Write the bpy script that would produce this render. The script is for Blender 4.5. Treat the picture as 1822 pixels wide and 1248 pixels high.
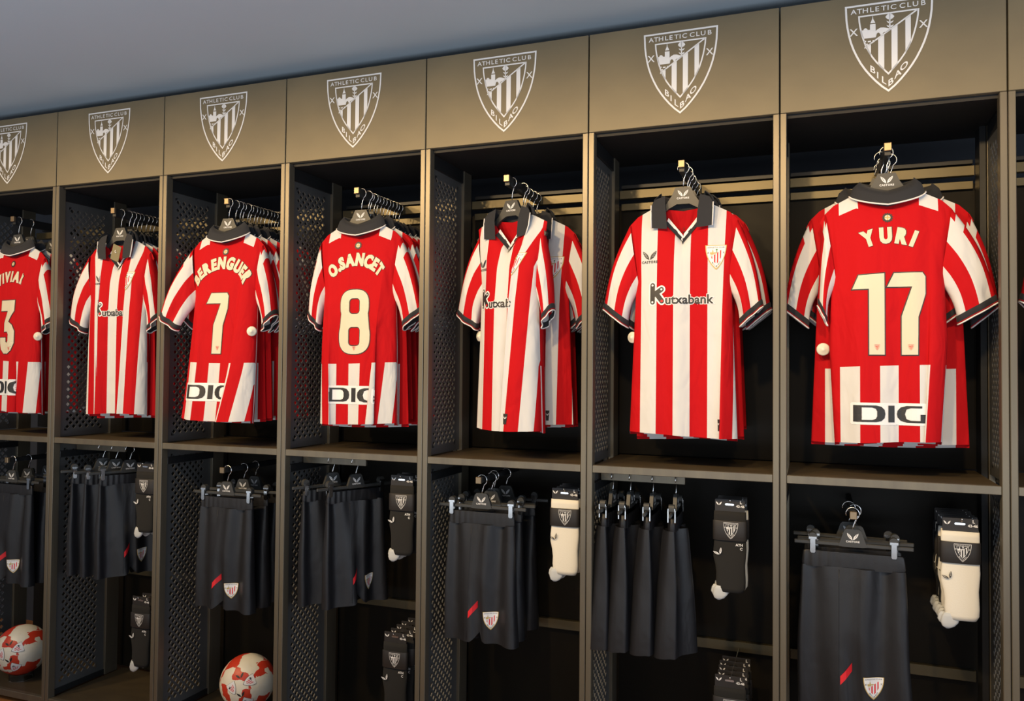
import bpy, bmesh, math, random
import numpy as np
from mathutils import Matrix, Vector

for o in list(bpy.data.objects): bpy.data.objects.remove(o)
SC = bpy.context.scene
COL = SC.collection
random.seed(7)
ZS = 1.17          # height of the middle shelf above the floor
W = 0.60           # width of one locker bay
PI = math.pi

# ------------------------------------------------------------------ camera
cam_d = bpy.data.cameras.new('camera'); cam = bpy.data.objects.new('camera', cam_d); COL.objects.link(cam)
yaw, pit, rol, FPX = 0.3617, 0.0247, 0.0087, 1420.06
fwd = Vector((-math.sin(yaw)*math.cos(pit), math.cos(yaw)*math.cos(pit), math.sin(pit)))
rt = Vector((math.cos(yaw), math.sin(yaw), 0)); up = rt.cross(fwd)
r2 = math.cos(rol)*rt + math.sin(rol)*up; u2 = -math.sin(rol)*rt + math.cos(rol)*up
M = Matrix((r2, u2, -fwd)).transposed().to_4x4(); M.translation = Vector((3.0965, -2.5372, ZS+0.3080))
cam.matrix_world = M
cam_d.sensor_fit = 'HORIZONTAL'; cam_d.sensor_width = 36; cam_d.lens = FPX/1822*36; cam_d.clip_start = 0.02
SC.camera = cam

# ------------------------------------------------------------------ light
wd = bpy.data.worlds.new('world'); SC.world = wd; wd.use_nodes = True
bg = wd.node_tree.nodes['Background']; bg.inputs[0].default_value = (0.62, 0.70, 0.85, 1); bg.inputs[1].default_value = 0.28
SC.view_settings.view_transform = 'Standard'; SC.view_settings.look = 'None'
SC.view_settings.exposure = 0.0; SC.view_settings.gamma = 1.0
def lamp(kind, name, loc, target, energy, color, **kw):
    d = bpy.data.lights.new(name, kind); d.energy = energy; d.color = color
    for k, v in kw.items(): setattr(d, k, v)
    o = bpy.data.objects.new(name, d); COL.objects.link(o); o.location = loc
    o.rotation_euler = (Vector(target)-Vector(loc)).to_track_quat('-Z', 'Y').to_euler()
    return o
WARM = (1.0, 0.69, 0.34)
for i in range(-1, 7):  # unseen ceiling spots, assumed from the warm light on shirts and headers
    lamp('SPOT', 'assumed_track_spot', (0.6*i-0.30, -1.70, ZS+1.42), (0.6*i+0.30, 0.05, ZS+0.31), 69, WARM,
         spot_size=math.radians(70), spot_blend=0.8, shadow_soft_size=0.05)
lamp('AREA', 'cool_fill_light', (3.2, -5.9, ZS+0.35), (2.4, 0.0, ZS+0.7), 38, (0.80, 0.90, 1.0), shape='RECTANGLE', size=6.0, size_y=2.0)  # cool fill added behind the camera to light headers and ceiling evenly
lamp('AREA', 'ceiling_fill_light', (2.0, -3.0, ZS-0.5), (2.0, -2.6, ZS+1.4), 88, (0.80, 0.90, 1.0), shape='RECTANGLE', size=7.0, size_y=1.2)  # upward fill added only to brighten the ceiling, stands for no fixture
lamp('AREA', 'assumed_side_light', (6.6, -2.4, ZS+0.3), (2.5, 0.0, ZS+0.3), 42, (0.74, 0.86, 1.0), shape='RECTANGLE', size=2.2, size_y=2.0)  # cool light assumed from the right, no window stands there

# ------------------------------------------------------------------ materials
def mat(name, col, rough=0.6, metal=0.0, noise=None, bump=None, sheen=0.0, spec=None, wrinkle=0.0):
    m = bpy.data.materials.new(name); m.use_nodes = True
    nt = m.node_tree; b = nt.nodes['Principled BSDF']
    b.inputs['Base Color'].default_value = (*col, 1); b.inputs['Roughness'].default_value = rough; b.inputs['Metallic'].default_value = metal
    if spec is not None: b.inputs['Specular IOR Level'].default_value = spec
    if sheen: b.inputs['Sheen Weight'].default_value = sheen
    if noise:       # (scale, second colour, (stretch xyz))
        tc = nt.nodes.new('ShaderNodeTexCoord'); mp = nt.nodes.new('ShaderNodeMapping'); mp.inputs['Scale'].default_value = noise[2]
        nz = nt.nodes.new('ShaderNodeTexNoise'); nz.inputs['Scale'].default_value = noise[0]; nz.inputs['Detail'].default_value = 5
        mx = nt.nodes.new('ShaderNodeMix'); mx.data_type = 'RGBA'
        mx.inputs[6].default_value = (*col, 1); mx.inputs[7].default_value = (*noise[1], 1)
        rp = nt.nodes.new('ShaderNodeMapRange'); rp.inputs[1].default_value = 0.35; rp.inputs[2].default_value = 0.68
        nt.links.new(tc.outputs['Object'], mp.inputs[0]); nt.links.new(mp.outputs[0], nz.inputs[0]); nt.links.new(nz.outputs[0], rp.inputs[0])
        nt.links.new(rp.outputs[0], mx.inputs[0]); nt.links.new(mx.outputs[2], b.inputs['Base Color'])
    if bump:        # (scale, strength)
        tc = nt.nodes.new('ShaderNodeTexCoord'); nz = nt.nodes.new('ShaderNodeTexNoise'); nz.inputs['Scale'].default_value = bump[0]; nz.inputs['Detail'].default_value = 3
        bp = nt.nodes.new('ShaderNodeBump'); bp.inputs['Strength'].default_value = bump[1]; bp.inputs['Distance'].default_value = 0.002
        nt.links.new(tc.outputs['Object'], nz.inputs[0]); nt.links.new(nz.outputs[0], bp.inputs['Height']); nt.links.new(bp.outputs[0], b.inputs['Normal'])
        if wrinkle:
            mp2 = nt.nodes.new('ShaderNodeMapping'); mp2.inputs['Scale'].default_value = (1.0, 1.0, 0.42); n2 = nt.nodes.new('ShaderNodeTexNoise'); n2.inputs['Scale'].default_value = 16; n2.inputs['Detail'].default_value = 2; n2.inputs['Distortion'].default_value = 0.6
            b2 = nt.nodes.new('ShaderNodeBump'); b2.inputs['Strength'].default_value = wrinkle; b2.inputs['Distance'].default_value = 0.03
            nt.links.new(tc.outputs['Object'], mp2.inputs[0]); nt.links.new(mp2.outputs[0], n2.inputs[0]); nt.links.new(n2.outputs[0], b2.inputs['Height']); nt.links.new(b2.outputs[0], bp.inputs['Normal'])
    return m
RED = (0.49, 0.006, 0.010); WHT = (0.66, 0.66, 0.66)
def stripes(name, stops, coord=0, c0=RED, c1=WHT):
    """stops: list of (pos, isWhite) over the UV coordinate, constant steps"""
    m = mat(name, c0, 0.8, bump=(900, 0.15), wrinkle=0.35, spec=0.12); nt = m.node_tree; b = nt.nodes['Principled BSDF']
    uv = nt.nodes.new('ShaderNodeUVMap'); sp = nt.nodes.new('ShaderNodeSeparateXYZ'); rp = nt.nodes.new('ShaderNodeValToRGB')
    rp.color_ramp.interpolation = 'CONSTANT'
    els = rp.color_ramp.elements
    els[0].position = stops[0][0]; els[0].color = (*(c1 if stops[0][1] else c0), 1)
    els[1].position = stops[1][0]; els[1].color = (*(c1 if stops[1][1] else c0), 1)
    for p, w in stops[2:]:
        e = els.new(p); e.color = (*(c1 if w else c0), 1)
    nt.links.new(uv.outputs[0], sp.inputs[0]); nt.links.new(sp.outputs[coord], rp.inputs[0]); nt.links.new(rp.outputs[0], b.inputs['Base Color'])
    return m
M_BRZ = mat('burnished_bronze_metal', (0.205, 0.172, 0.108), 0.5, 0.25, noise=(3.0, (0.165, 0.140, 0.092), (1, 1, 1.6)))
M_POST = mat('bronze_post_metal', (0.185, 0.160, 0.115), 0.38, 0.5, noise=(6.0, (0.145, 0.126, 0.096), (3, 3, 0.3)))
M_BLK = mat('black_steel', (0.020, 0.021, 0.023), 0.42, 0.3)
M_MESH = mat('charcoal_perforated_steel', (0.095, 0.096, 0.096), 0.42, 0.2)
M_TOP = mat('black_board', (0.010, 0.009, 0.009), 0.6)
M_SHELF = mat('brown_shelf_board', (0.085, 0.064, 0.036), 0.5, 0.1, noise=(8, (0.065, 0.049, 0.029), (1, 3, 1)))
M_BACK = mat('smoked_back_panel', (0.014, 0.012, 0.009), 0.40, 0.0, spec=0.10)
M_RAIL = mat('bronze_rail', (0.13, 0.11, 0.065), 0.4, 0.6)
M_CAP = mat('brass_end_cap', (0.26, 0.19, 0.115), 0.35, 0.7)
M_CHR = mat('chrome_wire', (0.80, 0.80, 0.80), 0.22, 1.0)
M_PRINT = mat('white_print', (0.82, 0.83, 0.85), 0.55)
M_CREAM = mat('cream_print', (0.68, 0.62, 0.47), 0.5)
M_INK = mat('charcoal_print', (0.022, 0.022, 0.024), 0.5)
M_REDF = mat('red_fabric', RED, 0.8, bump=(900, 0.15), wrinkle=0.35, spec=0.12)
M_WHTF = mat('white_fabric', WHT, 0.8, bump=(900, 0.15))
M_NAVY = mat('navy_rib_fabric', (0.018, 0.019, 0.024), 0.85, sheen=0.05)
M_PIPE = mat('white_piping', (0.82, 0.80, 0.80), 0.7)
M_PLAS = mat('charcoal_hanger_plastic', (0.040, 0.041, 0.040), 0.42)
M_SHORT = mat('black_shorts_fabric', (0.0125, 0.013, 0.0160), 0.42, spec=0.45, bump=(700, 0.2), wrinkle=0.13)
M_SOCKB = mat('black_sock_knit', (0.014, 0.014, 0.014), 0.95)
M_SOCKW = mat('white_sock_knit', (0.80, 0.77, 0.68), 0.9, bump=(300, 0.2))
M_TOE = mat('grey_toe_knit', (0.55, 0.58, 0.60), 0.9)
M_CARD = mat('black_card', (0.022, 0.020, 0.020), 0.5)
M_TAG = mat('olive_swing_tag', (0.20, 0.17, 0.09), 0.6)
M_DISC = mat('cream_tag_plastic', (0.80, 0.77, 0.66), 0.35)
M_REDP = mat('red_print', (0.70, 0.012, 0.02), 0.55)
M_GOLD = mat('gold_print', (0.55, 0.40, 0.14), 0.5)
M_GREEN = mat('green_print', (0.06, 0.20, 0.06), 0.5)
M_WALL = mat('slate_wall_paint', (0.045, 0.050, 0.062), 0.8)
M_CEIL = mat('grey_ceiling_paint', (0.52, 0.61, 0.69), 0.85, noise=(0.8, (0.50, 0.59, 0.67), (1, 1, 1)))
M_ROOM = mat('warm_white_wall', (0.55, 0.52, 0.46), 0.8)
M_FLOOR = mat('orange_wood_floor', (0.48, 0.20, 0.065), 0.35, noise=(4, (0.40, 0.16, 0.05), (0.4, 6, 1)))
SW = 0.0545        # stripe width; uv.x = 0.5 + s
def body_stops(start_white_center=True):
    st = []; k = -8
    while k <= 8:
        pos = 0.5 + (k-0.5)*SW
        white = (k % 2 == 0) == start_white_center
        if 0 <= pos <= 1: st.append((pos, white))
        k += 1
    st[0] = (0.0, st[0][1])
    return st
M_STRF = stripes('striped_fabric', body_stops())
M_SLV = stripes('striped_sleeve_fabric', [(0.0, False), (0.13, True), (0.47, False), (0.80, True)])

# ------------------------------------------------------------------ mesh helpers
def link(o, parent=None):
    COL.objects.link(o)
    if parent: o.parent = parent
    return o
def mk(name, V, F, m, parent=None, smooth=False, uv=None, mi=None):
    me = bpy.data.meshes.new(name); me.from_pydata([tuple(map(float, v)) for v in V], [], [tuple(map(int, f)) for f in F])
    ms = m if isinstance(m, (list, tuple)) else [m]
    for x in ms: me.materials.append(x)
    if smooth: me.polygons.foreach_set('use_smooth', [True]*len(me.polygons))
    if mi is not None: me.polygons.foreach_set('material_index', mi)
    if uv is not None:
        l = me.uv_layers.new(name='UVMap'); idx = np.zeros(len(me.loops), dtype=np.int32); me.loops.foreach_get('vertex_index', idx)
        l.data.foreach_set('uv', np.asarray(uv, dtype=np.float32)[idx].ravel())
    me.update()
    return link(bpy.data.objects.new(name, me), parent)
def inst(name, me, parent=None, loc=None, rot=None, scale=None):
    o = bpy.data.objects.new(name, me); link(o, parent)
    if loc is not None: o.location = loc
    if rot is not None: o.rotation_euler = rot
    if scale is not None: o.scale = scale
    return o
def empty(name, loc, rz=0.0, label=None, cat=None, group=None, scale=None):
    o = bpy.data.objects.new(name, None); COL.objects.link(o); o.location = loc; o.rotation_euler = (0, 0, rz); o.empty_display_size = 0.02
    if scale: o.scale = scale
    tag(o, label, cat, group); return o
def tag(o, label=None, cat=None, group=None, kind=None):
    if label: o['label'] = label
    if cat: o['category'] = cat
    if group: o['group'] = group
    if kind: o['kind'] = kind
    return o
def boxm(name, x0, x1, y0, y1, z0, z1, bev=0.0):
    bm = bmesh.new(); bmesh.ops.create_cube(bm, size=1.0)
    bmesh.ops.scale(bm, vec=(x1-x0, y1-y0, z1-z0), verts=bm.verts); bmesh.ops.translate(bm, vec=((x0+x1)/2, (y0+y1)/2, (z0+z1)/2), verts=bm.verts)
    if bev: bmesh.ops.bevel(bm, geom=list(bm.edges), offset=bev, segments=1, affect='EDGES')
    me = bpy.data.meshes.new(name); bm.to_mesh(me); bm.free(); return me
def box(name, x0, x1, y0, y1, z0, z1, m, parent=None, bev=0.0):
    me = boxm(name, x0, x1, y0, y1, z0, z1, bev); me.materials.append(m)
    return link(bpy.data.objects.new(name, me), parent)
def tube(pts, r, n=8, closed=False):
    pts = [Vector(p) for p in pts]; V = []; F = []; N = len(pts); ref = Vector((0.13, 0.31, 0.94))
    for i, p in enumerate(pts):
        a = pts[(i-1) % N] if (closed or i > 0) else p; b = pts[(i+1) % N] if (closed or i < N-1) else p
        t = (b-a).normalized(); e1 = t.cross(ref)
        if e1.length < 1e-3: e1 = t.cross(Vector((1, 0, 0)))
        e1.normalize(); e2 = t.cross(e1)
        rr = r[i] if isinstance(r, (list, tuple)) else r
        for k in range(n):
            q = 2*PI*k/n; V.append(p+rr*(math.cos(q)*e1+math.sin(q)*e2))
    for i in range(N if closed else N-1):
        for k in range(n):
            F.append((i*n+k, i*n+(k+1) % n, ((i+1) % N)*n+(k+1) % n, ((i+1) % N)*n+k))
    if not closed: F.append(tuple(range(n-1, -1, -1))); F.append(tuple(range((N-1)*n, N*n)))
    return V, F
def join(parts):
    V = []; F = []
    for v, f in parts:
        o = len(V); V += list(v); F += [tuple(i+o for i in q) for q in f]
    return V, F
def loft(rings, caps=True):
    n = len(rings[0]); V = [p for r in rings for p in r]; F = []
    for j in range(len(rings)-1):
        for k in range(n): F.append((j*n+k, j*n+(k+1) % n, (j+1)*n+(k+1) % n, (j+1)*n+k))
    if caps: F.append(tuple(range(n-1, -1, -1))); F.append(tuple(range((len(rings)-1)*n, len(rings)*n)))
    return V, F

# ------------------------------------------------------------------ flat shapes (2D) for prints
def _grab(cu):
    ob = bpy.data.objects.new('tmp', cu); COL.objects.link(ob)
    dg = bpy.context.evaluated_depsgraph_get(); me = bpy.data.meshes.new_from_object(ob.evaluated_get(dg))
    V = np.array([v.co[:2] for v in me.vertices]).reshape(-1, 2); F = [tuple(p.vertices) for p in me.polygons]
    bpy.data.objects.remove(ob); bpy.data.curves.remove(cu); bpy.data.meshes.remove(me)
    return V, F
def text2d(s, size=1.0, bold=0.0, align='CENTER', sx=1.0, space=1.0):
    cu = bpy.data.curves.new('t', 'FONT'); cu.body = s; cu.size = size; cu.offset = bold*size; cu.align_x = align; cu.space_character = space; cu.resolution_u = 3
    V, F = _grab(cu); V = V*np.array([sx, 1.0]); return V, F
def shape2d(loops, off=0.0):
    cu = bpy.data.curves.new('s', 'CURVE'); cu.dimensions = '2D'; cu.fill_mode = 'BOTH'; cu.offset = off
    for L in loops:
        sp = cu.splines.new('POLY'); sp.points.add(len(L)-1); sp.use_cyclic_u = True
        for p, q in zip(sp.points, L): p.co = (q[0], q[1], 0, 1)
    return _grab(cu)
def T2(sh, s=1.0, dx=0.0, dy=0.0, rot=0.0):
    V, F = sh; c, n = math.cos(rot), math.sin(rot); sv = np.array(s if isinstance(s, (tuple, list)) else (s, s))
    P = V*sv; return np.column_stack((c*P[:, 0]-n*P[:, 1]+dx, n*P[:, 0]+c*P[:, 1]+dy)), F
def J2(shs):
    V = []; F = []; o = 0
    for v, f in shs:
        if len(v) == 0: continue
        V.append(v); F += [tuple(i+o for i in q) for q in f]; o += len(v)
    return np.vstack(V), F
def decal(name, sh, fmap, m, parent=None, maxlen=None):
    """map a flat shape through fmap(x, z) -> 3D"""
    V, F = sh
    bm = bmesh.new(); vs = [bm.verts.new((v[0], v[1], 0)) for v in V]
    for f in F:
        try: bm.faces.new([vs[i] for i in f])
        except ValueError: pass
    if maxlen:
        bmesh.ops.triangulate(bm, faces=bm.faces)
        for _ in range(5):
            es = [e for e in bm.edges if e.calc_length() > maxlen]
            if not es: break
            bmesh.ops.subdivide_edges(bm, edges=es, cuts=1); bmesh.ops.triangulate(bm, faces=bm.faces)
    P = np.array([v.co[:2] for v in bm.verts]); Q = fmap(P)
    for v, q in zip(bm.verts, Q): v.co = q
    me = bpy.data.meshes.new(name); bm.to_mesh(me); bm.free(); me.materials.append(m)
    return link(bpy.data.objects.new(name, me), parent)

# crest in units of its half width, origin at top centre, measured from a header panel
def cz(x, y): return ((x-697)/547.5, -(y+0.128*(x-150)-95)/547.5*1.122)
def sym(left):   # left side from top to tip, mirrored
    return left + [(-x, y) for x, y in reversed(left[:-1])]
_o = [cz(*p) for p in ((150, 95), (153, 170), (158, 270), (170, 360), (190, 460), (215, 550), (250, 640), (290, 720), (340, 805), (400, 885), (460, 952), (530, 1020), (610, 1085), (690, 1140))]
_o[-1] = (0, _o[-1][1]); OUT = sym(_o)
def inset(left, d):
    pts = sym(left); n = len(pts); out = []
    for i in range(n):
        a = Vector(pts[i-1]); b = Vector(pts[i]); c = Vector(pts[(i+1) % n])
        e1 = (b-a).normalized(); e2 = (c-b).normalized(); n1 = Vector((-e1.y, e1.x)); n2 = Vector((-e2.y, e2.x))
        k = (n1+n2); k = k/max(0.35, (1+n1.dot(n2))); out.append(tuple(b+k*d))
    return out
_i = [cz(*p) for p in ((318, 212), (324, 290), (336, 360), (352, 430), (375, 505), (405, 585), (440, 650), (485, 720), (540, 785), (600, 845), (690, 932))]
_i[-1] = (0, _i[-1][1]); INN = sym(_i)
OUT_IN = inset(_o, 0.046); INN_IN = inset(_i, 0.038)
def xat(loop_left, y):
    ys = [p[1] for p in loop_left]; xs = [abs(p[0]) for p in loop_left]
    return float(np.interp(-y, [-v for v in ys], xs))
def clip_low(x):   # y on the inner shield edge for |x|
    ys = [p[1] for p in _i]; xs = [abs(p[0]) for p in _i]
    return float(np.interp(-abs(x), [-v for v in xs], ys))
dA, dB = cz(410, 605), cz(1062, 125)
def diag(x): return dA[1]+(dB[1]-dA[1])*(x-dA[0])/(dB[0]-dA[0])
STR = []
for a, b in ((432, 480), (570, 645), (735, 810), (905, 972)):
    xa, xb = (a-697)/547.5, (b-697)/547.5; n = 5
    top = [(xa+(xb-xa)*k/n, diag(xa+(xb-xa)*k/n)) for k in range(n+1)]
    bot = [(xb-(xb-xa)*k/n, clip_low(xb-(xb-xa)*k/n)) for k in range(n+1)]
    STR.append(shape2d([top+bot]))
w = 0.022
DIAG = shape2d([[(dA[0]-0.02, dA[1]-w), (dB[0], dB[1]-w), (dB[0], dB[1]+w), (dA[0]-0.02, dA[1]+w)]])
P = lambda *pts: [cz(*p) for p in pts]
SKY = [shape2d([P((345, 390), (468, 380), (540, 392), (541, 472), (385, 492), (362, 450))]), shape2d([P((382, 388), (395, 366), (412, 360), (430, 366), (442, 384))]),
       shape2d([P((468, 382), (468, 314), (538, 306), (539, 394))]), shape2d([P((472, 300), (496, 245), (499, 212), (504, 212), (508, 243), (535, 292))]),
       shape2d([P((540, 393), (560, 375), (600, 352), (640, 350), (738, 368), (668, 414), (650, 404), (632, 416), (617, 446), (605, 456), (592, 425), (572, 412), (552, 428), (542, 472))]),
       shape2d([P((385, 520), (420, 515), (420, 532), (390, 536))]), shape2d([P((440, 520), (480, 512), (480, 530), (440, 536))]), shape2d([P((500, 508), (548, 498), (530, 514), (500, 520))]),
       shape2d([P((400, 556), (440, 550), (440, 566), (408, 572))]), shape2d([P((455, 552), (500, 540), (480, 560), (458, 566))]), shape2d([P((418, 590), (450, 580), (435, 600), (424, 606))])]
TREE = [shape2d([P((707, 180), (722, 178), (724, 362), (706, 366))]), shape2d([P((660, 222), (680, 195), (715, 172), (750, 190), (772, 212), (752, 238), (715, 256), (680, 244))]),
        shape2d([P((672, 268), (715, 282), (764, 262), (745, 290), (715, 300), (690, 292))]), shape2d([P((672, 320), (715, 332), (764, 312), (745, 342), (715, 350), (690, 344))])]
def glyph(ch, x, y, size, rot=0.0, bold=0.012, sx=1.0, shear=0.0):
    V, F = text2d(ch, size, bold); V = V*np.array([sx, 1]); V = V-(V.max(0)+V.min(0))/2; V = np.column_stack((V[:, 0], V[:, 1]+shear*V[:, 0]))
    return T2((V, F), 1.0, *cz(x, y), rot=rot)
LET = []
for ch, x in zip('ATHLETIC CLUB', (262, 336, 410, 495, 560, 640, 694, 760, 0, 870, 955, 1030, 1125)):
    if ch != ' ': LET.append(glyph(ch, x, 158-0.128*(x-262)+2, 0.175, sx=1.15))
for ch, x, y, r in (('B', 503, 872, -0.75), ('I', 563, 938, -0.75), ('L', 643, 1000, -0.75), ('B', 727, 1012, 0.75), ('A', 812, 912, 0.75), ('O', 888, 818, 0.75)):
    LET.append(glyph(ch, x, y, 0.225, shear=r, sx=1.0, bold=0.018))
XS = []
for x, y in ((262, 415), (1125, 305)):
    XS.append(glyph('X', x, y, 0.26))
RING = [shape2d([OUT, OUT_IN]), shape2d([INN, INN_IN])]
CREST = J2(RING+STR+[DIAG]+SKY+TREE+LET+XS)
SHIELD = shape2d([OUT]); SHIELD_IN = shape2d([OUT_IN])
STRIPE_RED = J2(STR); CREST_TXT = J2(LET+XS+[shape2d([OUT_IN, inset(_o, 0.075)])])
SKYG = J2(SKY)
TREEG = J2(TREE)
# winged V emblem, half width 1
_wl = [(-1.0, 0.62), (-0.93, 0.25), (-0.78, -0.05), (-0.55, -0.35), (-0.28, -0.52), (-0.05, -0.60), (-0.10, -0.40), (-0.16, -0.15), (-0.30, 0.10), (-0.55, 0.36), (-0.80, 0.52)]
_cut = [[(-0.90, 0.40), (-0.55, 0.16), (-0.50, 0.20), (-0.86, 0.46)], [(-0.80, 0.12), (-0.42, -0.06), (-0.38, -0.01), (-0.78, 0.19)], [(-0.62, -0.16), (-0.30, -0.26), (-0.27, -0.20), (-0.62, -0.08)]]
def wings(detail=True):
    L = [_wl]+(_cut if detail else [])
    a = shape2d(L); b = shape2d([[(-x, y) for x, y in l] for l in L])
    return J2([a, b])
WING = wings(); WING0 = wings(False)
TXT_C = text2d('CASTORE', 1.0, 0.03, sx=1.0, space=1.2)
def emblem(w, det=True, bold=1):   # emblem with its lettering, w = full width
    return J2([T2(WING if det else WING0, w/2, 0, 0.0), T2(TXT_C, w*0.235, 0, -w*0.55)])

# ------------------------------------------------------------------ digits and lettering for the shirts (unit height 1)
D1 = [[(-0.19, 0.81), (-0.12, 0.98), (0.17, 1.0), (0.17, 0.0), (-0.005, 0.0), (-0.005, 0.81)]]
D7 = [[(-0.225, 0.83), (-0.145, 1.0), (0.17, 1.0), (0.205, 0.95), (0.205, 0.74), (0.12, 0.46), (0.115, 0.0), (-0.06, 0.0), (-0.06, 0.47), (0.055, 0.83)]]
def rrect(x0, x1, y0, y1, r, n=5):
    pts = []
    for cx, cy, a0 in ((x1-r, y1-r, 0), (x0+r, y1-r, 90), (x0+r, y0+r, 180), (x1-r, y0+r, 270)):
        for k in range(n+1):
            a = math.radians(a0+90*k/n); pts.append((cx+r*math.cos(a), cy+r*math.sin(a)))
    return pts
def half8():
    pts = []
    for a in range(-22, 204, 9):
        c, n = math.cos(math.radians(a)), math.sin(math.radians(a)); pts.append((0.255*math.copysign(abs(c)**0.75, c), 0.75+0.25*math.copysign(abs(n)**0.75, n)))
    for a in range(156, 386, 9):
        c, n = math.cos(math.radians(a)), math.sin(math.radians(a)); pts.append((0.28*math.copysign(abs(c)**0.75, c), 0.27+0.27*math.copysign(abs(n)**0.75, n)))
    return pts
D8 = [half8(), rrect(-0.095, 0.095, 0.62, 0.865, 0.06), rrect(-0.105, 0.105, 0.125, 0.42, 0.06)]
_d3 = [(-0.32, 0.80), (-0.32, 1.0), (0.30, 1.0), (0.30, 0.80), (0.08, 0.60), (0.24, 0.54), (0.33, 0.42), (0.33, 0.20), (0.24, 0.06), (0.10, 0.0), (-0.14, 0.0), (-0.28, 0.08), (-0.34, 0.22), (-0.34, 0.30),
       (-0.06, 0.30), (-0.05, 0.22), (0.02, 0.20), (0.08, 0.24), (0.08, 0.36), (0.02, 0.41), (-0.14, 0.41), (-0.14, 0.58), (0.02, 0.80)]
D3 = [[(x*0.62, y) for x, y in _d3]]
DIG = {'1': D1, '7': D7, '8': D8, '3': D3}
def capsule(cx, cy, dx, dy, r, n=7):
    L = math.hypot(dx, dy); a0 = math.atan2(dy, dx); pts = []
    for k in range(n): a = a0-PI/2+PI*k/(n-1); pts.append((cx+dx+r*math.cos(a), cy+dy+r*math.sin(a)))
    for k in range(n): a = a0+PI/2+PI*k/(n-1); pts.append((cx+r*math.cos(a), cy+r*math.sin(a)))
    return pts
# bank sponsor: big K made of link bars and small letters; unit = K height
def circ(x, y, r, n=12): return [(x+r*math.cos(2*PI*k/n), y+r*math.sin(2*PI*k/n)) for k in range(n)]
_k = [capsule(0.10, 0.10, 0, 0.80, 0.115), capsule(0.13, 0.42, 0.40, 0.28, 0.115), capsule(0.28, 0.50, 0.27, -0.36, 0.115)]
KTX_K = J2([shape2d([c]) for c in _k])
KTX_T = T2(text2d('utxabank', 1.0, 0.024, 'LEFT'), 0.60, 0.70, 0.0)
KTX_W = J2([shape2d([c], 0.0) for c in (capsule(0.10, 0.10, 0, 0.80, 0.19), capsule(0.13, 0.42, 0.40, 0.28, 0.19), capsule(0.28, 0.50, 0.27, -0.36, 0.19))]+[T2(text2d('utxabank', 1.0, 0.075, 'LEFT'), 0.60, 0.70, 0.0)])
KTX_D = J2([shape2d([circ(x, y, 0.05)]) for x, y in ((0.10, 0.90), (0.10, 0.10), (0.53, 0.70))])
KTX_R = shape2d([circ(0.55, 0.14, 0.065)])
KTX_WID = float(KTX_T[0][:, 0].max())
# DIGI: unit height 1
def dig_loops():
    q = 1.08
    Dl = [[(x*q, y) for x, y in l] for l in ([(0, 0), (0, 1), (1.15, 1), (1.42, 0.93), (1.58, 0.75), (1.62, 0.5), (1.58, 0.25), (1.42, 0.07), (1.15, 0)], [(0.42, 0.13), (0.95, 0.13), (1.13, 0.2), (1.2, 0.35), (1.2, 0.65), (1.13, 0.8), (0.95, 0.87), (0.42, 0.87)])]
    I1 = [[(1.91, 0), (1.91, 1), (2.27, 1), (2.27, 0)]]
    G = [[(3.75, 1), (2.95, 1), (2.62, 0.9), (2.44, 0.7), (2.40, 0.5), (2.44, 0.3), (2.62, 0.1), (2.95, 0), (4.05, 0), (4.05, 0.5), (3.65, 0.5), (3.65, 0.13), (3.15, 0.13), (2.94, 0.22), (2.86, 0.5), (2.94, 0.78), (3.15, 0.87), (3.75, 0.87)]]
    return [Dl, I1, G]
DGL = dig_loops()
DIGI = J2([shape2d(l) for l in DGL])
def grow(sh_loops, d):   # outline plate behind a letter
    V, F = shape2d(sh_loops, d); return V, F
DIGI_W = J2([shape2d([rrect(-0.16, 1.91, -0.16, 1.16, 0.12)]), shape2d([rrect(1.75, 2.43, -0.16, 1.16, 0.12)]), shape2d([rrect(2.24, 4.2, -0.16, 1.16, 0.3)])])
ROSE = [shape2d([[((1.0 if k % 2 else 0.72)*math.cos(2*PI*k/28), (1.0 if k % 2 else 0.72)*math.sin(2*PI*k/28)) for k in range(28)]]), shape2d([circ(0, 0, 0.50, 16)]),
        J2([shape2d([[(-0.5, -0.10), (0.5, -0.10), (0.5, 0.10), (-0.5, 0.10)]]), shape2d([[(-0.10, -0.5), (0.10, -0.5), (0.10, 0.5), (-0.10, 0.5)]])])]
def arc_name(s, h, width, rad, sx=0.74):
    """letters on a circle of radius rad (crown up), total chord about width"""
    gl = []; adv = []; bs = h*0.022
    for ch in s:
        V, F = text2d(ch, h/0.765, 0.060); V = V*np.array([sx, 1]); V, F = J2([(V+np.array([d, 0.0]), F) for d in (-bs, 0.0, bs)]); lo, hi = V[:, 0].min(), V[:, 0].max()
        V = V-np.array([(lo+hi)/2, 0.0]); gl.append((V, F)); adv.append(hi-lo)
    tot = sum(adv); gap = (width-tot)/max(1, len(s)-1); x = -width/2; out = []
    for g, a in zip(gl, adv):
        th = (x+a/2)/rad; out.append(T2(g, 1.0, rad*math.sin(th), rad*math.cos(th)-rad, rot=-th)); x += a+gap
    return J2(out)

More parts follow.
